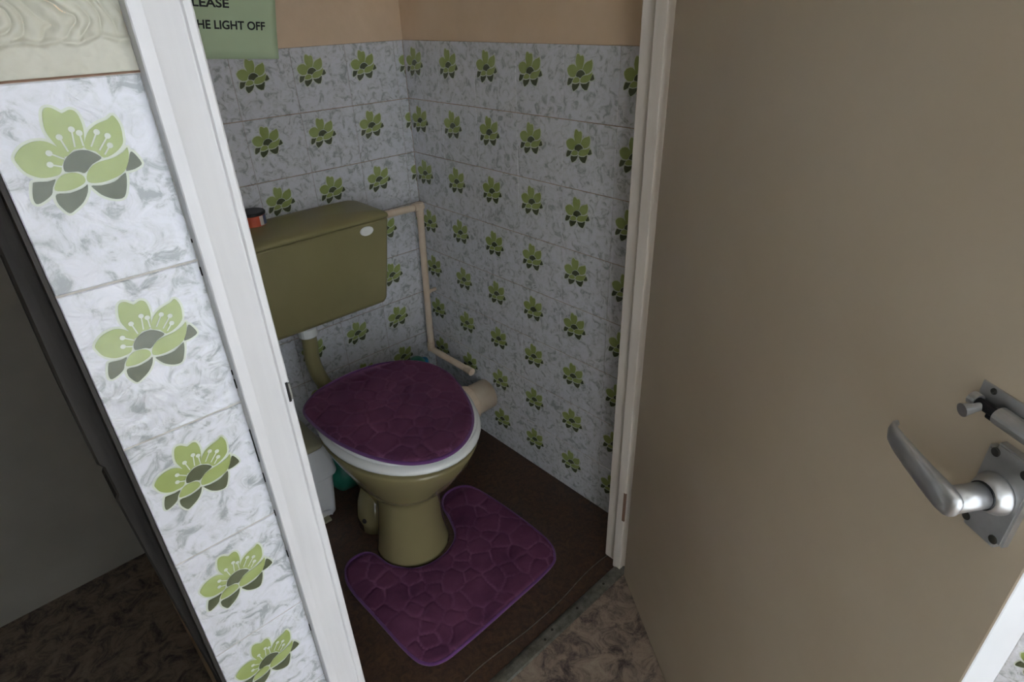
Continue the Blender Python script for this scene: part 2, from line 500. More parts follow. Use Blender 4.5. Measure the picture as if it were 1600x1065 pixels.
# corridor walls
bm = bmesh.new()
add_box(bm, HALL_X0, WIN_X0, WIN_Y - 0.1, WIN_Y, 0, CEIL)
add_box(bm, WIN_X1, 0.003, WIN_Y - 0.1, WIN_Y, 0, CEIL)
add_box(bm, WIN_X0, WIN_X1, WIN_Y - 0.1, WIN_Y, 0, WIN_Z0)
add_box(bm, WIN_X0, WIN_X1, WIN_Y - 0.1, WIN_Y, WIN_Z1, CEIL)
struct(from_bm('wall_window', bm, 'cream', recalc=False), 'cream corridor wall that holds the window opposite the cubicles', 'wall')
bm = bmesh.new()
add_box(bm, HALL_X0 - 0.1, HALL_X0, WIN_Y - 0.1, W2_Y0, 0, CEIL)
add_box(bm, HALL_X0 - 0.1, HALL_X0, W2_Y1, -0.885, 0, CEIL)
add_box(bm, HALL_X0 - 0.1, HALL_X0, W2_Y0, W2_Y1, 0, W2_Z0)
add_box(bm, HALL_X0 - 0.1, HALL_X0, W2_Y0, W2_Y1, W2_Z1, CEIL)
struct(from_bm('wall_end', bm, 'cream', recalc=False), 'cream end wall of the corridor', 'wall')
struct(box('ceiling', HALL_X0 - 0.1, 0.12, WIN_Y - 0.1, 0.12, CEIL, CEIL + 0.1, 'ceiling_white'), 'flat off-white ceiling over corridor and cubicles', 'ceiling')

# window
bm = bmesh.new()
fw = 0.05
add_box(bm, WIN_X0, WIN_X1, WIN_Y - 0.08, WIN_Y - 0.02, WIN_Z0, WIN_Z0 + fw)
add_box(bm, WIN_X0, WIN_X1, WIN_Y - 0.08, WIN_Y - 0.02, WIN_Z1 - fw, WIN_Z1)
add_box(bm, WIN_X0, WIN_X0 + fw, WIN_Y - 0.08, WIN_Y - 0.02, WIN_Z0 + fw, WIN_Z1 - fw)
add_box(bm, WIN_X1 - fw, WIN_X1, WIN_Y - 0.08, WIN_Y - 0.02, WIN_Z0 + fw, WIN_Z1 - fw)
window = struct(from_bm('window_1', bm, 'gloss_white', recalc=False), 'white framed frosted window in the corridor wall', 'window')
box('pane', WIN_X0 + fw, WIN_X1 - fw, WIN_Y - 0.055, WIN_Y - 0.05, WIN_Z0 + fw, WIN_Z1 - fw, 'glass', window)

bm = bmesh.new()  # frame of the window added for fill light
add_box(bm, HALL_X0 - 0.08, HALL_X0 - 0.02, W2_Y0, W2_Y1, W2_Z0, W2_Z0 + fw)
add_box(bm, HALL_X0 - 0.08, HALL_X0 - 0.02, W2_Y0, W2_Y1, W2_Z1 - fw, W2_Z1)
add_box(bm, HALL_X0 - 0.08, HALL_X0 - 0.02, W2_Y0, W2_Y0 + fw, W2_Z0 + fw, W2_Z1 - fw)
add_box(bm, HALL_X0 - 0.08, HALL_X0 - 0.02, W2_Y1 - fw, W2_Y1, W2_Z0 + fw, W2_Z1 - fw)
fill_window = struct(from_bm('added_window', bm, 'gloss_white', recalc=False), 'white framed frosted window added in the corridor end wall for fill light', 'window')
box('pane', HALL_X0 - 0.055, HALL_X0 - 0.05, W2_Y0 + fw, W2_Y1 - fw, W2_Z0 + fw, W2_Z1 - fw, 'glass', fill_window)

# floors
struct(box('floor', -0.91, 0.01, -0.936, 0.01, -0.1, 0.0, 'lino'), 'dark brown mottled vinyl floor inside the toilet', 'floor')
struct(box('floor_hall', HALL_X0, 0.01, WIN_Y - 0.1, -0.936, -0.1, 0.0, 'lino_hall'), 'taupe vinyl corridor floor with dark scratchy marks', 'floor')
struct(box('floor_cubicle', -1.95, -0.91, -0.936, 0.01, -0.1, 0.0, 'lino_hall'), 'dark shaded vinyl floor of the far left cubicle', 'floor')

# threshold strip with screws and the loose vinyl edge before it
bm = bmesh.new()
loft(bm, [[(x, -0.955, 0.0), (x, -0.951, 0.003), (x, -0.942, 0.0045), (x, -0.931, 0.0045), (x, -0.926, 0.003), (x, -0.922, 0.0)] for x in (-0.862, -0.6, -0.4, -0.1195)])
thr = struct(from_bm('trim_1', bm, 'alu_dull'), 'dull metal threshold strip across the toilet doorway', 'threshold')
for x, y in ((-0.30, -0.939), (-0.385, -0.936), (-0.415, -0.942), (-0.62, -0.938), (-0.20, -0.939)):
    bm = bmesh.new()
    add_lathe(bm, [(0.0032, 0.0), (0.0032, 0.0008), (0.0015, 0.0011)], (x, y, 0.0045), (0, 0, 1), 10)
    from_bm('screw', bm, 'screw', thr)
bm = bmesh.new()
vs = []
for i in range(25):
    x = -0.86 + 0.74 * i / 24
    y = -0.890 - 0.006 * math.sin(i * 0.5) + 0.003 * noise.noise(Vector((x * 9, 0, 0)))
    vs.append([(x, y - 0.0012, 0.0), (x, y - 0.0008, 0.0012), (x, y + 0.0008, 0.0012), (x, y + 0.0012, 0.0)])
loft(bm, vs)
struct(from_bm('trim_2', bm, 'alu_dull'), 'thin worn vinyl seam running beside the threshold strip', 'floor seam')

# left jamb of the toilet doorway
bm = bmesh.new()
prof = [(-0.9062, -0.880), (-0.9062, -1.0145), (-0.9052, -1.0155), (-0.8960, -1.0158), (-0.8935, -1.0150), (-0.8690, -1.0085), (-0.8680, -1.0090), (-0.8672, -1.0112), (-0.8660, -1.0120), (-0.8605, -1.0115), (-0.8590, -1.0100), (-0.8586, -0.945), (-0.8460, -0.944), (-0.8460, -0.880)]
zs = [0.0] + [0.02 + i * 0.04 for i in range(51)]
rings = []
for k, z in enumerate(zs):
    ring = []
    for i, (x, y) in enumerate(prof):
        j = 0.0005 * noise.noise(Vector((i * 3.3, z * 9, 0))) if 8 <= i <= 10 else 0.0
        if 8 <= i <= 10:
            j += 0.0022 * (1 - min(1, z / 1.3)) - 0.001
        ring.append((x + j, y, z))
    rings.append(ring)
loft(bm, rings)
jamb_l = struct(from_bm('trim_3', bm, 'gloss_white'), 'white gloss painted door jamb beside the large flower tiles', 'door frame')
box('strike_slot', -0.8642, -0.8618, -1.0127, -1.0090, 0.9345, 0.9575, 'hole', jamb_l)
box('strike_plate', -0.8618, -0.8598, -1.0128, -1.0090, 0.9365, 0.9560, 'alu_dull', jamb_l)
# ragged dark gaps between tile edge and jamb
for z, hh in ((1.118, 0.003), (1.090, 0.008), (0.985, 0.005), (0.972, 0.010), (0.895, 0.042), (0.852, 0.012), (0.80, 0.008), (0.735, 0.010), (0.60, 0.012)):
    box('paint_chip', -0.9072, -0.9058, YF - 0.0006, YF + 0.002, z - hh / 2, z + hh / 2, 'hole', jamb_l)
# head of the frame
struct(box('trim_4', -0.9062, -0.070, -1.014, -0.880, 2.04, 2.09, 'gloss_white', bev=0.003), 'white painted head of the toilet door frame', 'door frame')

# right jamb: lining, stop and rebate
bm = bmesh.new()
pr = [(-0.070, -0.878), (-0.116, -0.878), (-0.1190, -0.881), (-0.1190, -0.914), (-0.1195, -0.9155), (-0.1335, -0.9160), (-0.1355, -0.9180), (-0.1358, -0.9380), (-0.1350, -0.9400), (-0.1000, -0.9400), (-0.0960, -0.9430), (-0.0960, -1.012), (-0.070, -1.012)]
add_prism(bm, pr, 0.0, 2.04)
jamb_r = struct(from_bm('trim_5', bm, 'jamb_beige'), 'beige painted hinge jamb with a slim door stop', 'door frame')

box('hinge_recess', -0.1362, -0.1330, -0.9408, -0.9340, 0.175, 0.265, 'cream_dirt', jamb_r)

# dark frame of the other cubicle, worn along its edge
bm = bmesh.new()
edge = [(0.0, -1.0165), (0.30, -1.0165), (0.54, -1.0170), (0.66, -1.0225), (0.80, -1.0287), (0.875, -1.0315), (0.88, -1.0290), (0.915, -1.0300), (0.92, -1.0330), (1.0, -1.0332), (1.13, -1.0305), (1.6, -1.030), (2.04, -1.030)]
rings = []
for z, x in edge:
    rings.append([(PX0 + 0.0005, -0.958, z), (x + 0.002, -0.958, z), (x, -0.956, z), (x, -0.900, z), (PX0 + 0.0005, -0.890, z)])
loft(bm, rings)
tr = struct(from_bm('trim_6', bm, 'dark_wood'), 'dark worn wooden frame post of the far left cubicle', 'door frame')
bm = bmesh.new()
add_box(bm, PX0 + 0.0002, PX0 + 0.0035, YF + 0.002, -0.890, 0, 2.04)
for v in bm.verts:
    v.co.x -= 0.0036
from_bm('reveal_board', bm, 'dark_wood', tr, recalc=False)
struct(box('trim_7', -1.82, -1.78, -1.01, -0.88, 0, 2.04, 'dark_wood', bev=0.002), 'dark wooden hinge post of the far left cubicle', 'door frame')

# unseen door of the other cubicle, set ajar to block light
bm = bmesh.new()
add_box(bm, 0, 0.73, -0.04, 0, 0.01, 2.03, 0.002)
d2 = from_bm('unseen_door', bm, 'door', None, loc=(-1.77, -1.02, 0), rot=(0, 0, math.radians(-27)))
struct(d2, 'unseen taupe painted door of the far left cubicle, set ajar to block light', 'door')

# ------------------------------------------------------------------ the open toilet door
DA = Vector((-0.1603, -0.9828, 0.0))
DD = Vector((-0.5600, -0.8285, 0.0)).normalized()
DN = Vector((-DD.y * -1.0, 0, 0))
DN = Vector((DD.y, -DD.x, 0))          # towards the camera side (inside face)
def dpt(s, t, z):
    return DA + DD * s + DN * t + Vector((0, 0, z))
bm = bmesh.new()
add_box(bm, -0.028, 0.7205, -0.036, 0.0, 0.008, 2.03, 0.0018, 2)
for v in bm.verts:
    v.co = dpt(v.co.x, v.co.y, v.co.z)
bm.normal_update()
for f in bm.faces:
    if abs(f.normal.dot(DD)) > 0.9 and (f.calc_center_median() - DA).dot(DD) > 0.7:
        f.material_index = 1
door = struct(from_bm('door_1', bm, ['door', 'door_edge'], None), 'taupe gloss painted toilet door standing open with lever handle', 'door')

# hinges
for zc in (0.25, 1.75):
    bm = bmesh.new()
    add_lathe(bm, [(0.0055, -0.045), (0.0055, 0.045)], dpt(-0.032, -0.036, zc), (0, 0, 1), 12)
    h = from_bm('hinge', bm, 'dark_metal', door)
    bm = bmesh.new()
    add_box(bm, -0.0295, -0.0278, -0.034, -0.004, zc - 0.045, zc + 0.045)
    for v in bm.verts:
        v.co = dpt(v.co.x, v.co.y, v.co.z)
    from_bm('hinge_leaf', bm, 'dark_metal', h)

# lever handle: back plate, rose, lever, screws
def dmap(bm):
    for v in bm.verts:
        v.co = dpt(v.co.x, v.co.y, v.co.z)
PS0, PS1, PZ0, PZ1 = 0.6645, 0.7035, 0.9115, 0.9925
bm = bmesh.new()
add_box(bm, PS0, PS1, 0.0, 0.0070, PZ0, PZ1)
es = [e for e in bm.edges if abs(e.verts[0].co.y - e.verts[1].co.y) > 0.003]
bmesh.ops.bevel(bm, geom=es, offset=0.006, segments=5, affect='EDGES')
es = [e for e in bm.edges if e.verts[0].co.y > 0.005 and e.verts[1].co.y > 0.005]
bmesh.ops.bevel(bm, geom=es, offset=0.0015, segments=2, affect='EDGES')
dmap(bm)
plate = from_bm('handle_plate', bm, 'alu', door)
RS, RZ_ = 0.6835, 0.9545
bm = bmesh.new()
add_lathe(bm, [(0.0165, 0.0), (0.0165, 0.003), (0.0135, 0.009), (0.0115, 0.0115)], dpt(RS, 0.0065, RZ_), DN, 28)
from_bm('rose', bm, 'alu', plate, smooth=True)
bm = bmesh.new()
add_lathe(bm, [(0.0112, 0.0), (0.0112, 0.002)], dpt(RS, 0.0172, RZ_), DN, 24)
from_bm('collar_gap', bm, 'black', plate)
# lever: neck coming straight out, then a flattened tapering blade towards the hinge side with an upturned tip
def superring(c, ax, ay, rx, ry, n=20, p=2.6):
    out = []
    for k in range(n):
        a = 2 * PI * k / n
        ca, sa = math.cos(a), math.sin(a)
        out.append(c + ax * (math.copysign(abs(ca) ** (2 / p), ca) * rx) + ay * (math.copysign(abs(sa) ** (2 / p), sa) * ry))
    return out
path = [(RS + 0.0105, 0.0465, RZ_ - 0.0016, 0.0008, 0.0030), (RS + 0.0098, 0.0465, RZ_ - 0.0015, 0.0030, 0.0062), (RS + 0.0080, 0.0467, RZ_ - 0.0012, 0.0046, 0.0088), (RS + 0.0040, 0.0470, RZ_ - 0.0006, 0.0056, 0.0110),
        (RS - 0.0020, 0.0472, RZ_ + 0.0003, 0.0060, 0.0118), (RS - 0.012, 0.0472, RZ_ + 0.0018, 0.0058, 0.0116), (RS - 0.024, 0.0468, RZ_ + 0.0036, 0.0052, 0.0110),
        (RS - 0.042, 0.0458, RZ_ + 0.0063, 0.0046, 0.0100), (RS - 0.058, 0.0445, RZ_ + 0.0090, 0.0040, 0.0090), (RS - 0.066, 0.0432, RZ_ + 0.0108, 0.0036, 0.0082),
        (RS - 0.0705, 0.0412, RZ_ + 0.0128, 0.0030, 0.0068), (RS - 0.0725, 0.0380, RZ_ + 0.0150, 0.0022, 0.0046), (RS - 0.0730, 0.0350, RZ_ + 0.0165, 0.0012, 0.0028)]
rings = []
P3 = [dpt(a[0], a[1], a[2]) for a in path]
for i, a in enumerate(path):
    d = (P3[min(i + 1, len(P3) - 1)] - P3[max(i - 1, 0)]).normalized()
    up = Vector((0, 0, 1))
    side = d.cross(up).normalized()
    upp = side.cross(d).normalized()
    rings.append(superring(P3[i], side, upp, a[3], a[4]))
bm = bmesh.new()
loft(bm, rings)
add_tube(bm, [dpt(RS, 0.0165, RZ_), dpt(RS, 0.030, RZ_), dpt(RS, 0.0470, RZ_)], [0.0102, 0.0102, 0.0106], 22)
lever = from_bm('lever', bm, 'alu', plate, smooth=True)
for s, z in ((0.6715, 0.9845), (0.6965, 0.9830), (0.6715, 0.9195), (0.6965, 0.9195)):
    bm = bmesh.new()
    add_lathe(bm, [(0.0036, 0.0), (0.0036, 0.0006), (0.0028, 0.0010)], dpt(s, 0.0069, z), DN, 14)
    from_bm('screw', bm, 'screw', plate)

# sliding bolt above the handle
bm = bmesh.new()
add_box(bm, 0.637, 0.7195, 0.0, 0.0016, 1.0025, 1.0265, 0.0006, 1)
dmap(bm)
bolt = from_bm('bolt_plate', bm, 'alu', door)
BZ = 1.0120
bm = bmesh.new()
add_tube(bm, [dpt(0.6390, 0.0075, BZ), dpt(0.6450, 0.0075, BZ)], 0.0056, 16)
from_bm('bolt_guide', bm, 'alu', bolt, smooth=False)
bm = bmesh.new()
add_tube(bm, [dpt(0.6630, 0.0075, BZ), dpt(0.7190, 0.0075, BZ)], 0.0072, 18)
from_bm('bolt_barrel', bm, 'alu', bolt)
bm = bmesh.new()
add_tube(bm, [dpt(0.6410, 0.0080, BZ), dpt(0.6640, 0.0080, BZ)], 0.0040, 14)
from_bm('bolt_rod', bm, 'dark_metal', bolt)
bm = bmesh.new()
add_tube(bm, [dpt(0.6500, 0.0080, BZ), dpt(0.6495, 0.0150, BZ - 0.0015), dpt(0.6485, 0.0240, BZ - 0.003)], [0.0030, 0.0034, 0.0055], 16)
from_bm('bolt_knob', bm, 'alu', bolt)
bm = bmesh.new()
add_tube(bm, [dpt(0.6560, 0.0085, BZ - 0.0045), dpt(0.6660, 0.0085, BZ - 0.0045)], 0.0026, 10)
from_bm('bolt_spring', bm, 'dark_metal', bolt)
for s, z in ((0.6480, 1.0225), (0.6540, 1.0050), (0.6780, 1.0225)):
    bm = bmesh.new()
    add_lathe(bm, [(0.0026, 0.0), (0.0024, 0.0008), (0.0012, 0.0014)], dpt(s, 0.0016, z), DN, 12)
    from_bm('screw', bm, 'screw', bolt)

# ------------------------------------------------------------------ toilet
toilet = empty('toilet', (-0.445, -0.42, 0))
tag(toilet, 'olive green toilet pan with white seat and purple padded lid cover', 'toilet')
def in_t(o):
    o.location = (0.445, 0.42, 0)
    o.parent = toilet
    return o

def ell(cx, cy, rx, rf, rb, z, n=48, pf=2.0, pb=2.3):
    out = []
    for k in range(n):
        a = 2 * PI * k / n
        c, s = math.cos(a), math.sin(a)
        p = pf if s < 0 else pb
        x = math.copysign(abs(c) ** (2 / p), c) * rx
        y = math.copysign(abs(s) ** (2 / p), s) * (rf if s < 0 else rb)
        out.append((cx + x, cy + y, z))
    return out

CXP = -0.440
bm = bmesh.new()
# bowl and front column
loft(bm, [ell(-0.455, -0.470, 0.100, 0.102, 0.080, 0.0), ell(-0.455, -0.470, 0.0985, 0.100, 0.080, 0.008), ell(-0.455, -0.470, 0.094, 0.094, 0.075, 0.030),
          ell(-0.454, -0.470, 0.087, 0.087, 0.070, 0.080), ell(-0.452, -0.472, 0.0825, 0.084, 0.070, 0.140), ell(-0.450, -0.474, 0.0825, 0.085, 0.075, 0.185),
          ell(-0.449, -0.475, 0.087, 0.091, 0.085, 0.206), ell(-0.447, -0.474, 0.106, 0.116, 0.110, 0.228), ell(-0.445, -0.470, 0.128, 0.150, 0.140, 0.262),
          ell(-0.443, -0.466, 0.146, 0.178, 0.170, 0.300), ell(-0.441, -0.462, 0.163, 0.208, 0.200, 0.335), ell(-0.440, -0.458, 0.173, 0.222, 0.215, 0.358),
          ell(-0.439, -0.455, 0.1775, 0.230, 0.224, 0.372), ell(-0.439, -0.455, 0.1775, 0.230, 0.223, 0.3775), ell(-0.439, -0.455, 0.174, 0.226, 0.220, 0.3805), ell(-0.439, -0.455, 0.160, 0.212, 0.206, 0.3815), ell(-0.439, -0.455, 0.156, 0.208, 0.202, 0.3905)])
# rear trap body and outlet shoulder
loft(bm, [ell(-0.455, -0.330, 0.052, 0.10, 0.085, 0.0), ell(-0.455, -0.330, 0.050, 0.10, 0.085, 0.05), ell(-0.455, -0.325, 0.050, 0.11, 0.085, 0.13), ell(-0.450, -0.33, 0.066, 0.12, 0.095, 0.20),
          ell(-0.445, -0.34, 0.095, 0.14, 0.11, 0.28), ell(-0.440, -0.35, 0.12, 0.16, 0.115, 0.36)])
# rear foot with fixing lugs
loft(bm, [ell(-0.455, -0.345, 0.086, 0.055, 0.060, 0.0, pf=2.6, pb=2.6), ell(-0.455, -0.345, 0.085, 0.054, 0.060, 0.040, pf=2.6, pb=2.6), ell(-0.455, -0.340, 0.076, 0.045, 0.052, 0.085, pf=2.4, pb=2.4), ell(-0.455, -0.335, 0.060, 0.035, 0.045, 0.110)])
in_t(from_bm('pan', bm, 'olive', smooth=True))
pan = bpy.data.objects['pan']
bm = bmesh.new()
add_lathe(bm, [(0.007, 0.0), (0.007, 0.003), (0.004, 0.005)], (-0.536, -0.362, 0.045), (-0.9, -0.5, 0.3), 12)
from_bm('fixing_screw', bm, 'hole', pan)

bm = bmesh.new()
SX, SY = -0.437, -0.452
loft(bm, [ell(SX, SY, 0.176, 0.232, 0.205, 0.3905), ell(SX, SY, 0.182, 0.239, 0.209, 0.394), ell(SX, SY, 0.1835, 0.2405, 0.210, 0.400), ell(SX, SY, 0.181, 0.237, 0.208, 0.406), ell(SX, SY, 0.172, 0.228, 0.200, 0.409)])
in_t(from_bm('seat', bm, 'white_plastic', smooth=True))
bm = bmesh.new()
LX, LY = -0.434, -0.450
loft(bm, [ell(LX, LY, 0.160, 0.214, 0.198, 0.4086), ell(LX, LY, 0.172, 0.226, 0.207, 0.4108), ell(LX, LY, 0.1765, 0.231, 0.211, 0.4135), ell(LX, LY, 0.1765, 0.231, 0.211, 0.418), ell(LX, LY, 0.170, 0.225, 0.205, 0.4215)])
in_t(from_bm('lid', bm, 'white_plastic', smooth=True))

def cobbles(poly, z0, base_h, relief, cell, seed, edge_r, res):
    """padded sheet: closed outline, domed stones pressed into its top"""
    rnd = random.Random(seed)
    poly = [Vector((p[0], p[1])) for p in poly]
    xs = [p.x for p in poly]; ys = [p.y for p in poly]
    n = len(poly)
    def inside(p):
        c = False
        j = n - 1
        for i in range(n):
            a, b = poly[i], poly[j]
            if (a.y > p.y) != (b.y > p.y) and p.x < (b.x - a.x) * (p.y - a.y) / (b.y - a.y) + a.x:
                c = not c
            j = i
        return c
    def dist(p):
        m = 9.0
        for i in range(n):
            a = poly[i]; ab = poly[(i + 1) % n] - a
            t = max(0, min(1, (p - a).dot(ab) / ab.dot(ab)))
            d = (p - a - ab * t).length
            if d < m: m = d
        return m
    seeds = []
    tries = 0
    while tries < 6000:
        tries += 1
        p = Vector((rnd.uniform(min(xs) - 0.02, max(xs) + 0.02), rnd.uniform(min(ys) - 0.02, max(ys) + 0.02)))
        k = rnd.uniform(0.5, 1.35)
        if all((p - q[0]).length > cell * 0.5 * (k + q[1]) for q in seeds):
            seeds.append((p, k))
    verts = list(poly)
    inner = []
    nx = int((max(xs) - min(xs)) / res); ny = int((max(ys) - min(ys)) / res)
    for i in range(nx + 1):
        for j in range(ny + 1):
            p = Vector((min(xs) + (i + 0.5 * (j % 2)) * res, min(ys) + j * res * 0.9))
            if inside(p):
                d = dist(p)
                if d > res * 0.45:
                    inner.append((p, d))
    allp = verts + [q[0] for q in inner]
    res2 = delaunay_2d_cdt(allp, [], [list(range(n))], 1, 1e-6)
    vco, _, faces = res2[0], res2[1], res2[2]
    dd = {}
    bm = bmesh.new()
    top = []
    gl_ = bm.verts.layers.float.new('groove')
    for v in vco:
        p = Vector((v[0], v[1]))
        d = dist(p)
        e = min(1.0, d / edge_r)
        rim = math.sqrt(max(0.0, 1 - (1 - e) ** 2))
        q = p + Vector((noise.noise(Vector((p.x * 25, p.y * 25, 0))), noise.noise(Vector((p.x * 25, p.y * 25, 9))))) * 0.006
        f = sorted(((q - s[0]).length - cell * 0.55 * (s[1] - 1) for s in seeds))[:2]
        g = min(1.0, (f[1] - f[0]) / 0.016)
        dome = math.sqrt(max(0.0, 1 - (1 - g) ** 2))
        hz = z0 + (base_h + relief * dome) * (0.25 + 0.75 * rim)
        nv = bm.verts.new((p.x, p.y, hz))
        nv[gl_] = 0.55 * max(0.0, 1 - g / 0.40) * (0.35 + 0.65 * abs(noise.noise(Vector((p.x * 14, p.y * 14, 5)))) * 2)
        top.append(nv)
    for f in faces:
        try:
            bm.faces.new([top[i] for i in f])
        except ValueError:
            pass
    # skirt and underside
    be = [e for e in bm.edges if len(e.link_faces) == 1]
    r = bmesh.ops.extrude_edge_only(bm, edges=be)
    ev = [v for v in r['geom'] if isinstance(v, bmesh.types.BMVert)]
    for v in ev:
        v.co.z = z0
    return bm

def outline_tube(poly, z, r, name, m, parent):
    bm = bmesh.new()
    n = len(poly)
    rings = []
    for i in range(n):
        p = Vector((poly[i][0], poly[i][1], z))
        d = Vector((poly[(i + 1) % n][0] - poly[i - 1][0], poly[(i + 1) % n][1] - poly[i - 1][1], 0)).normalized()
        s = Vector((d.y, -d.x, 0))
        rings.append([p + s * (math.cos(a) * r) + Vector((0, 0, math.sin(a) * r * 1.1)) for a in [2 * PI * k / 8 for k in range(8)]])
    rings.append(rings[0])
    loft(bm, rings, False, False)
    bmesh.ops.remove_doubles(bm, verts=bm.verts[:], dist=1e-5)
    return from_bm(name, bm, m, parent, smooth=True)

COVER = [(-0.606, -0.302), (-0.577, -0.268), (-0.528, -0.240), (-0.439, -0.229), (-0.357, -0.242), (-0.290, -0.286), (-0.256, -0.345), (-0.250, -0.428), (-0.277, -0.522), (-0.314, -0.598), (-0.361, -0.652), (-0.418, -0.682), (-0.472, -0.683), (-0.517, -0.661), (-0.55, -0.625), (-0.579, -0.57), (-0.599, -0.507), (-0.611, -0.44), (-0.614, -0.357)]
cv = [(p.x, p.y) for p in catmull([(a, b, 0) for a, b in COVER], 5)]
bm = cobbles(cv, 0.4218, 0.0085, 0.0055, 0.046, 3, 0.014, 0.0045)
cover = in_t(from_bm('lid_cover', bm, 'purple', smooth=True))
outline_tube(cv, 0.4245, 0.0042, 'binding', 'purple_edge', cover)

# ------------------------------------------------------------------ pedestal mat
MATP = [(-0.649, -0.443), (-0.667, -0.501), (-0.665, -0.624), (-0.661, -0.750), (-0.648, -0.796), (-0.617, -0.817), (-0.564, -0.821), (-0.425, -0.818), (-0.269, -0.811), (-0.222, -0.790), (-0.199, -0.735), (-0.197, -0.596), (-0.209, -0.456), (-0.233, -0.411), (-0.284, -0.402), (-0.322, -0.430), (-0.342, -0.495), (-0.372, -0.556), (-0.433, -0.584), (-0.505, -0.572), (-0.553, -0.515), (-0.566, -0.450), (-0.585, -0.424), (-0.622, -0.421)]
mo = [(p.x, p.y) for p in catmull([(a, b, 0) for a, b in MATP], 5)]
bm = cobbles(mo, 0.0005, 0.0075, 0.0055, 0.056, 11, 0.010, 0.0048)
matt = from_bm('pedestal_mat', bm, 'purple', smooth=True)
tag(matt, 'purple padded pedestal mat curved around the foot of the toilet', 'bath mat')
outline_tube(mo, 0.0048, 0.0040, 'binding', 'purple_edge', matt)

# ------------------------------------------------------------------ cistern
cis = empty('cistern', (-0.475, -0.10, 0.555))
tag(cis, 'olive plastic toilet cistern hung on the tiled back wall', 'cistern')
def in_c(o):
    o.location = (0.475, 0.10, -0.555)
    o.parent = cis
    return o
def rrect(x0, x1, y0, y1, z, r, k=5):
    out = []
    for cx, cy, a0 in ((x1 - r, y1 - r, 0), (x0 + r, y1 - r, PI / 2), (x0 + r, y0 + r, PI), (x1 - r, y0 + r, 1.5 * PI)):
        for i in range(k + 1):
            a = a0 + PI / 2 * i / k
            out.append((cx + r * math.cos(a), cy + r * math.sin(a), z))
    return out
bm = bmesh.new()
loft(bm, [rrect(-0.698, -0.262, -0.140, -0.004, 0.549, 0.012), rrect(-0.709, -0.250, -0.150, -0.003, 0.5545, 0.013), rrect(-0.714, -0.2445, -0.155, -0.002, 0.566, 0.013),
          rrect(-0.722, -0.232, -0.163, -0.002, 0.67, 0.012), rrect(-0.732, -0.2190, -0.1700, -0.002, 0.793, 0.010), rrect(-0.732, -0.2190, -0.1700, -0.002, 0.7970, 0.010), rrect(-0.724, -0.2270, -0.1620, -0.004, 0.7972, 0.010), rrect(-0.724, -0.2270, -0.1620, -0.004, 0.8006, 0.010)])
in_c(from_bm('tank', bm, 'olive_plastic', smooth=False))
bpy.data.objects['tank'].data.shade_smooth()
bm = bmesh.new()
rings = [rrect(-0.7345, -0.2165, -0.1725, -0.001, 0.8005, 0.010), rrect(-0.7355, -0.2155, -0.1735, -0.001, 0.804, 0.011), rrect(-0.7345, -0.2165, -0.1725, -0.001, 0.8085, 0.011), rrect(-0.731, -0.2200, -0.168, -0.0015, 0.8125, 0.012),
         rrect(-0.715, -0.240, -0.150, -0.004, 0.8180, 0.012), rrect(-0.66, -0.31, -0.125, -0.012, 0.8225, 0.012), rrect(-0.56, -0.40, -0.09, -0.04, 0.8245, 0.012)]
loft(bm, rings)
in_c(from_bm('cistern_lid', bm, 'olive_plastic', smooth=True))
bm = bmesh.new()
n = 24
cxb, czb = -0.289, 0.7775
loft(bm, [[(cxb + 0.0195 * f * math.cos(2 * PI * k / n), -0.1675 - d, czb + 0.0125 * f * math.sin(2 * PI * k / n)) for k in range(n)] for f, d in ((1, 0), (1, 0.0045), (0.85, 0.006))])
in_c(from_bm('lever_hole_cap', bm, 'white_plastic'))
# flush pipe with white nut
bm = bmesh.new()
add_tube(bm, catmull([(-0.484, -0.12, 0.5485), (-0.484, -0.12, 0.50), (-0.487, -0.12, 0.44), (-0.478, -0.125, 0.385), (-0.460, -0.15, 0.335), (-0.447, -0.20, 0.315), (-0.445, -0.236, 0.312)], 5, False), 0.0205, 18)
flush = tag(from_bm('flush_pipe', bm, 'olive_plastic', smooth=True), 'olive flush pipe curving from under the cistern to the pan', 'pipe')
bm = bmesh.new()
add_lathe(bm, [(0.024, 0.0), (0.0265, 0.003), (0.0265, 0.026), (0.022, 0.0285)], (-0.484, -0.12, 0.5215), (0, 0, 1), 22)
from_bm('flush_nut', bm, 'white_plastic', flush)
tag(bpy.data.objects['flush_nut'], 'white plastic nut')

# ------------------------------------------------------------------ supply pipe and soil pipe
bm = bmesh.new()
PXY = (-0.032, -0.042)
add_tube(bm, bent([(-0.2215, -0.055, 0.768), (PXY[0], -0.045, 0.7605), (PXY[0] - 0.012, PXY[1], 0.265), (-0.030, -0.235, 0.252)], 0.018, 6), 0.0105, 16)
pipe = tag(from_bm('overflow_pipe', bm, 'pipe', smooth=True), 'cream plastic pipe from cistern side down the tiled corner', 'pipe')
for a, b in (((-0.055, -0.0462, 0.7614), (-0.022, -0.0446, 0.7602)), ((PXY[0], -0.0445, 0.772), (PXY[0] - 0.001, -0.0442, 0.730)), ((-0.0436, -0.042, 0.292), (-0.0442, -0.042, 0.262)), ((-0.0305, -0.212, 0.2535), (-0.030, -0.242, 0.2515))):
    bm = bmesh.new()
    add_tube(bm, [a, b], 0.0128, 16)
    from_bm('pipe_socket', bm, 'pipe', pipe)
bm = bmesh.new()
add_tube(bm, [(-0.041, -0.040, 0.475), (-0.018, -0.040, 0.475), (0.0, -0.040, 0.475)], [0.013, 0.006, 0.006], 12)
from_bm('pipe_clip', bm, 'pipe', pipe)

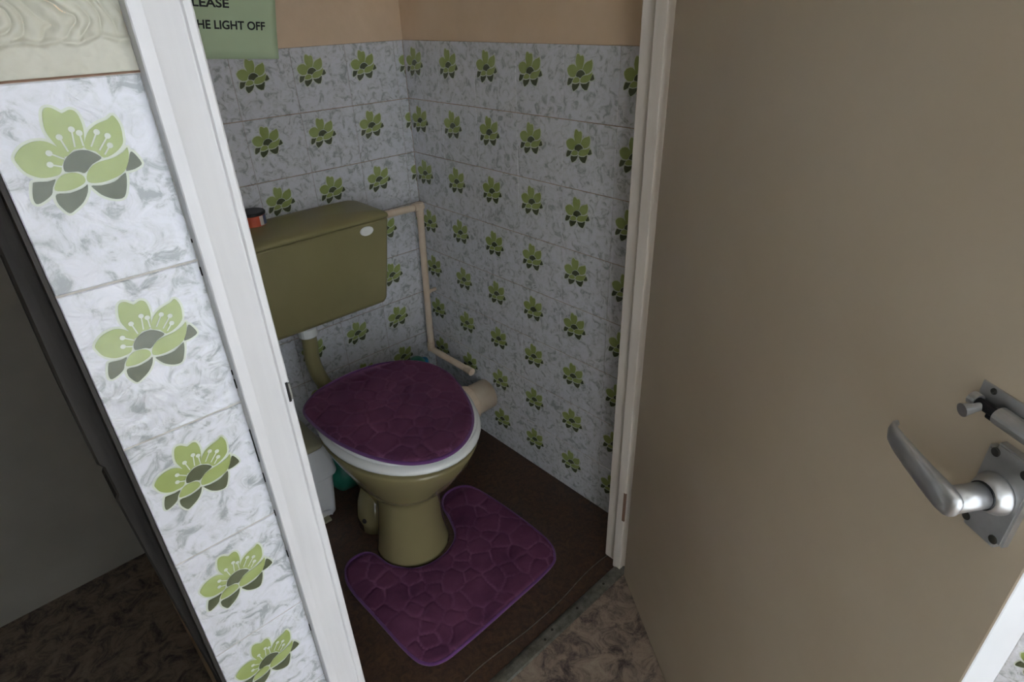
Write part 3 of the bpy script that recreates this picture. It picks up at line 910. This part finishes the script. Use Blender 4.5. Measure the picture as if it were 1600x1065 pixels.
bm = bmesh.new()
add_lathe(bm, [(0.040, 0.0), (0.040, 0.19), (0.052, 0.195), (0.054, 0.20), (0.054, 0.275), (0.050, 0.285), (0.050, 0.372)], (-0.375, -0.280, 0.175), (1, 0, 0), 26)
soil = tag(from_bm('soil_pipe', bm, 'pipe', smooth=True), 'fat cream soil pipe from the pan into the tiled side wall', 'pipe')
bm = bmesh.new()
add_lathe(bm, [(0.056, 0.0), (0.058, 0.006), (0.058, 0.022), (0.056, 0.026)], (-0.100, -0.280, 0.175), (1, 0, 0), 26)
from_bm('pipe_collar', bm, 'pipe', soil)

# ------------------------------------------------------------------ pedal bin
bn = empty('waste_bin', (-0.66, -0.13, 0))
tag(bn, 'white plastic waste bin with beige lid beside the toilet', 'bin')
def in_b(o):
    o.location = (0.66, 0.13, 0)
    o.parent = bn
    return o
bm = bmesh.new()
loft(bm, [rrect(-0.775, -0.560, -0.225, -0.035, 0.0, 0.02), rrect(-0.782, -0.553, -0.232, -0.030, 0.006, 0.022), rrect(-0.784, -0.550, -0.234, -0.028, 0.03, 0.024), rrect(-0.792, -0.540, -0.240, -0.022, 0.150, 0.024), rrect(-0.794, -0.538, -0.241, -0.021, 0.160, 0.022)])
in_b(from_bm('body', bm, 'bin_white', smooth=True))
bm = bmesh.new()
loft(bm, [rrect(-0.800, -0.533, -0.247, -0.016, 0.150, 0.024), rrect(-0.803, -0.531, -0.250, -0.013, 0.156, 0.025), rrect(-0.797, -0.538, -0.245, -0.016, 0.215, 0.025), rrect(-0.792, -0.545, -0.242, -0.020, 0.243, 0.025), rrect(-0.785, -0.553, -0.235, -0.026, 0.248, 0.024)])
in_b(from_bm('rim', bm, 'bin_white', smooth=True))
bm = bmesh.new()
loft(bm, [rrect(-0.790, -0.549, -0.239, -0.022, 0.2485, 0.024), rrect(-0.790, -0.549, -0.239, -0.022, 0.254, 0.024), rrect(-0.770, -0.568, -0.215, -0.045, 0.264, 0.024), rrect(-0.70, -0.64, -0.16, -0.10, 0.268, 0.024)])
in_b(from_bm('lid', bm, 'bin_lid', smooth=True))
bm = bmesh.new()
add_tube(bm, catmull([(-0.615, -0.236, 0.030), (-0.605, -0.242, 0.036), (-0.592, -0.243, 0.036), (-0.580, -0.240, 0.026), (-0.576, -0.238, 0.012)], 4, False), 0.003, 8)
in_b(from_bm('pedal_recess', bm, 'bin_white'))
box('pedal', -0.640, -0.585, -0.252, -0.232, 0.002, 0.010, 'bin_lid', None, 0.002)
in_b(bpy.data.objects['pedal'])

# ------------------------------------------------------------------ small things
# teal tub behind the pan
bm = bmesh.new()
loft(bm, [ell(-0.470, -0.135, 0.040, 0.036, 0.036, 0.0, 24), ell(-0.470, -0.135, 0.050, 0.044, 0.044, 0.02, 24), ell(-0.470, -0.135, 0.052, 0.046, 0.046, 0.055, 24), ell(-0.468, -0.130, 0.036, 0.034, 0.034, 0.085, 24), ell(-0.466, -0.128, 0.012, 0.012, 0.012, 0.098, 24)])
for v in bm.verts:
    v.co += Vector((noise.noise(v.co * 40), noise.noise(v.co * 40 + Vector((5, 0, 0))), 0)) * 0.006
bag = from_bm('plastic_bag', bm, 'teal', smooth=True)
tag(bag, 'crumpled teal green bag on the floor behind the toilet pan', 'bag')
bm = bmesh.new()
add_tube(bm, [(-0.466, -0.128, 0.094), (-0.462, -0.128, 0.104), (-0.464, -0.126, 0.116)], [0.010, 0.007, 0.013], 10)
from_bm('knot', bm, 'teal', bag)

# cleaner bottle with blue cap
bo = empty('cleaner_bottle', (-0.120, -0.075, 0))
tag(bo, 'teal cleaner bottle with blue cap in the back corner', 'bottle')
bm = bmesh.new()
loft(bm, [ell(-0.125, -0.075, 0.030, 0.022, 0.022, 0.0, 24), ell(-0.125, -0.075, 0.033, 0.025, 0.025, 0.008, 24), ell(-0.125, -0.075, 0.033, 0.025, 0.025, 0.225, 24), ell(-0.127, -0.075, 0.028, 0.022, 0.022, 0.262, 24), ell(-0.130, -0.075, 0.020, 0.018, 0.018, 0.276, 24), ell(-0.130, -0.075, 0.012, 0.014, 0.014, 0.279, 24)])
o = from_bm('bottle_body', bm, 'teal', smooth=True); o.parent = bo; o.location = (0.12, 0.075, 0)
bm = bmesh.new()
add_lathe(bm, [(0.015, 0.0), (0.015, 0.020), (0.012, 0.024)], (-0.098, -0.072, 0.2375), (0, 0, 1), 18)
o = from_bm('cap', bm, 'blue'); o.parent = bo; o.location = (0.12, 0.075, 0)

# tin on the cistern lid
tin = empty('polish_tin', (-0.524, -0.036, 0.8235))
tag(tin, 'small orange tin with black lid on top of the cistern', 'tin')
def in_k(o):
    o.parent = tin
    o.location = (0.524, 0.036, -0.8235)
    return o
bm = bmesh.new()
n = 36
r = 0.031
hts = [0.8245, 0.8262, 0.8495, 0.8510]
vr = [[bm.verts.new((-0.524 + (r if 0 < i < 3 else r - 0.001) * math.cos(2 * PI * k / n), -0.036 + (r if 0 < i < 3 else r - 0.001) * math.sin(2 * PI * k / n), z)) for k in range(n)] for i, z in enumerate(hts)]
for i in range(3):
    for k in range(n):
        f = bm.faces.new((vr[i][k], vr[i][(k + 1) % n], vr[i + 1][(k + 1) % n], vr[i + 1][k]))
        a = 360.0 * k / n
        f.material_index = 0 if i != 1 else (1 if 272 <= a < 300 or 322 <= a < 350 else (2 if 300 <= a < 322 else 0))
bm.faces.new(vr[0][::-1]); bm.faces.new(vr[-1])
in_k(from_bm('tin_body', bm, ['orange', 'label_white', 'label_blue']))
bm = bmesh.new()
add_lathe(bm, [(0.0318, 0.0), (0.0326, 0.001), (0.0326, 0.0055), (0.031, 0.007), (0.027, 0.0074)], (-0.524, -0.036, 0.8508), (0, 0, 1), 36)
in_k(from_bm('tin_lid', bm, 'black'))

# ------------------------------------------------------------------ paper sign
sign = empty('paper_sign', (-0.50, -0.004, 1.195))
tag(sign, 'pale green paper notice about the light on the back wall', 'sign')
ang = math.radians(4.0)
SC0 = Vector((-0.362, 0.0, 1.1885))     # lower right corner of the sheet
ex = Vector((math.cos(ang), 0, -math.sin(ang)))
ez = Vector((math.sin(ang) + 0.10, 0, math.cos(ang))).normalized()
def spt(a, b, t=0.0):
    """a metres left of the lower right corner, b metres up the sheet"""
    return SC0 - ex * a + ez * b + Vector((0, -t, 0))
bm = bmesh.new()
NA, NB = 18, 12
def curl(a, b):
    return 0.0015 + 0.004 * max(0, 1 - a / 0.05) * max(0, 1 - b / 0.06) + 0.0015 * max(0, 1 - b / 0.03)
fr = [[bm.verts.new(spt(0.297 * i / NA, 0.21 * j / NB, curl(0.297 * i / NA, 0.21 * j / NB))) for i in range(NA + 1)] for j in range(NB + 1)]
bk = [[bm.verts.new(v.co + Vector((0, 0.0004, 0))) for v in row] for row in fr]
for j in range(NB):
    for i in range(NA):
        bm.faces.new((fr[j][i], fr[j + 1][i], fr[j + 1][i + 1], fr[j][i + 1]))
        bm.faces.new((bk[j][i], bk[j][i + 1], bk[j + 1][i + 1], bk[j + 1][i]))
for i in range(NA):
    bm.faces.new((fr[0][i], fr[0][i + 1], bk[0][i + 1], bk[0][i])); bm.faces.new((fr[NB][i], bk[NB][i], bk[NB][i + 1], fr[NB][i + 1]))
for j in range(NB):
    bm.faces.new((fr[j][0], bk[j][0], bk[j + 1][0], fr[j + 1][0])); bm.faces.new((fr[j][NA], fr[j + 1][NA], bk[j + 1][NA], bk[j][NA]))
o = from_bm('sheet', bm, 'paper', smooth=True)
o.parent = sign; o.location = -Vector(sign.location)

def text_mesh(s, off=0.026):
    cu = bpy.data.curves.new('lettering', 'FONT')
    cu.body = s
    cu.size = 1.0
    cu.offset = off
    cu.resolution_u = 4
    ob = bpy.data.objects.new('lettering_tmp', cu)
    COL.objects.link(ob)
    dg = bpy.context.evaluated_depsgraph_get()
    me = bpy.data.meshes.new_from_object(ob.evaluated_get(dg))
    bpy.data.objects.remove(ob)
    return me
def letter(s, right, base, cap, width):
    """text whose right end lies at world x=right, baseline z=base there"""
    me = text_mesh(s)
    xs = [v.co.x for v in me.vertices]; ys = [v.co.y for v in me.vertices]
    x0, x1, y1 = min(xs), max(xs), max(ys)
    for v in me.vertices:
        a = (x1 - v.co.x) / (x1 - x0) * width
        b = v.co.y / y1 * cap
        v.co = Vector((right, -0.0024, base)) - ex * a + ez * b
    o = link('lettering', me, 'ink', sign)
    o.location = -Vector(sign.location)
    return o
letter('THE LIGHT OFF', -0.3795, 1.2508, 0.0172, 0.166)
letter('PLEASE', -0.4510, 1.2985, 0.0172, 0.094)

print('objects', len(bpy.data.objects))
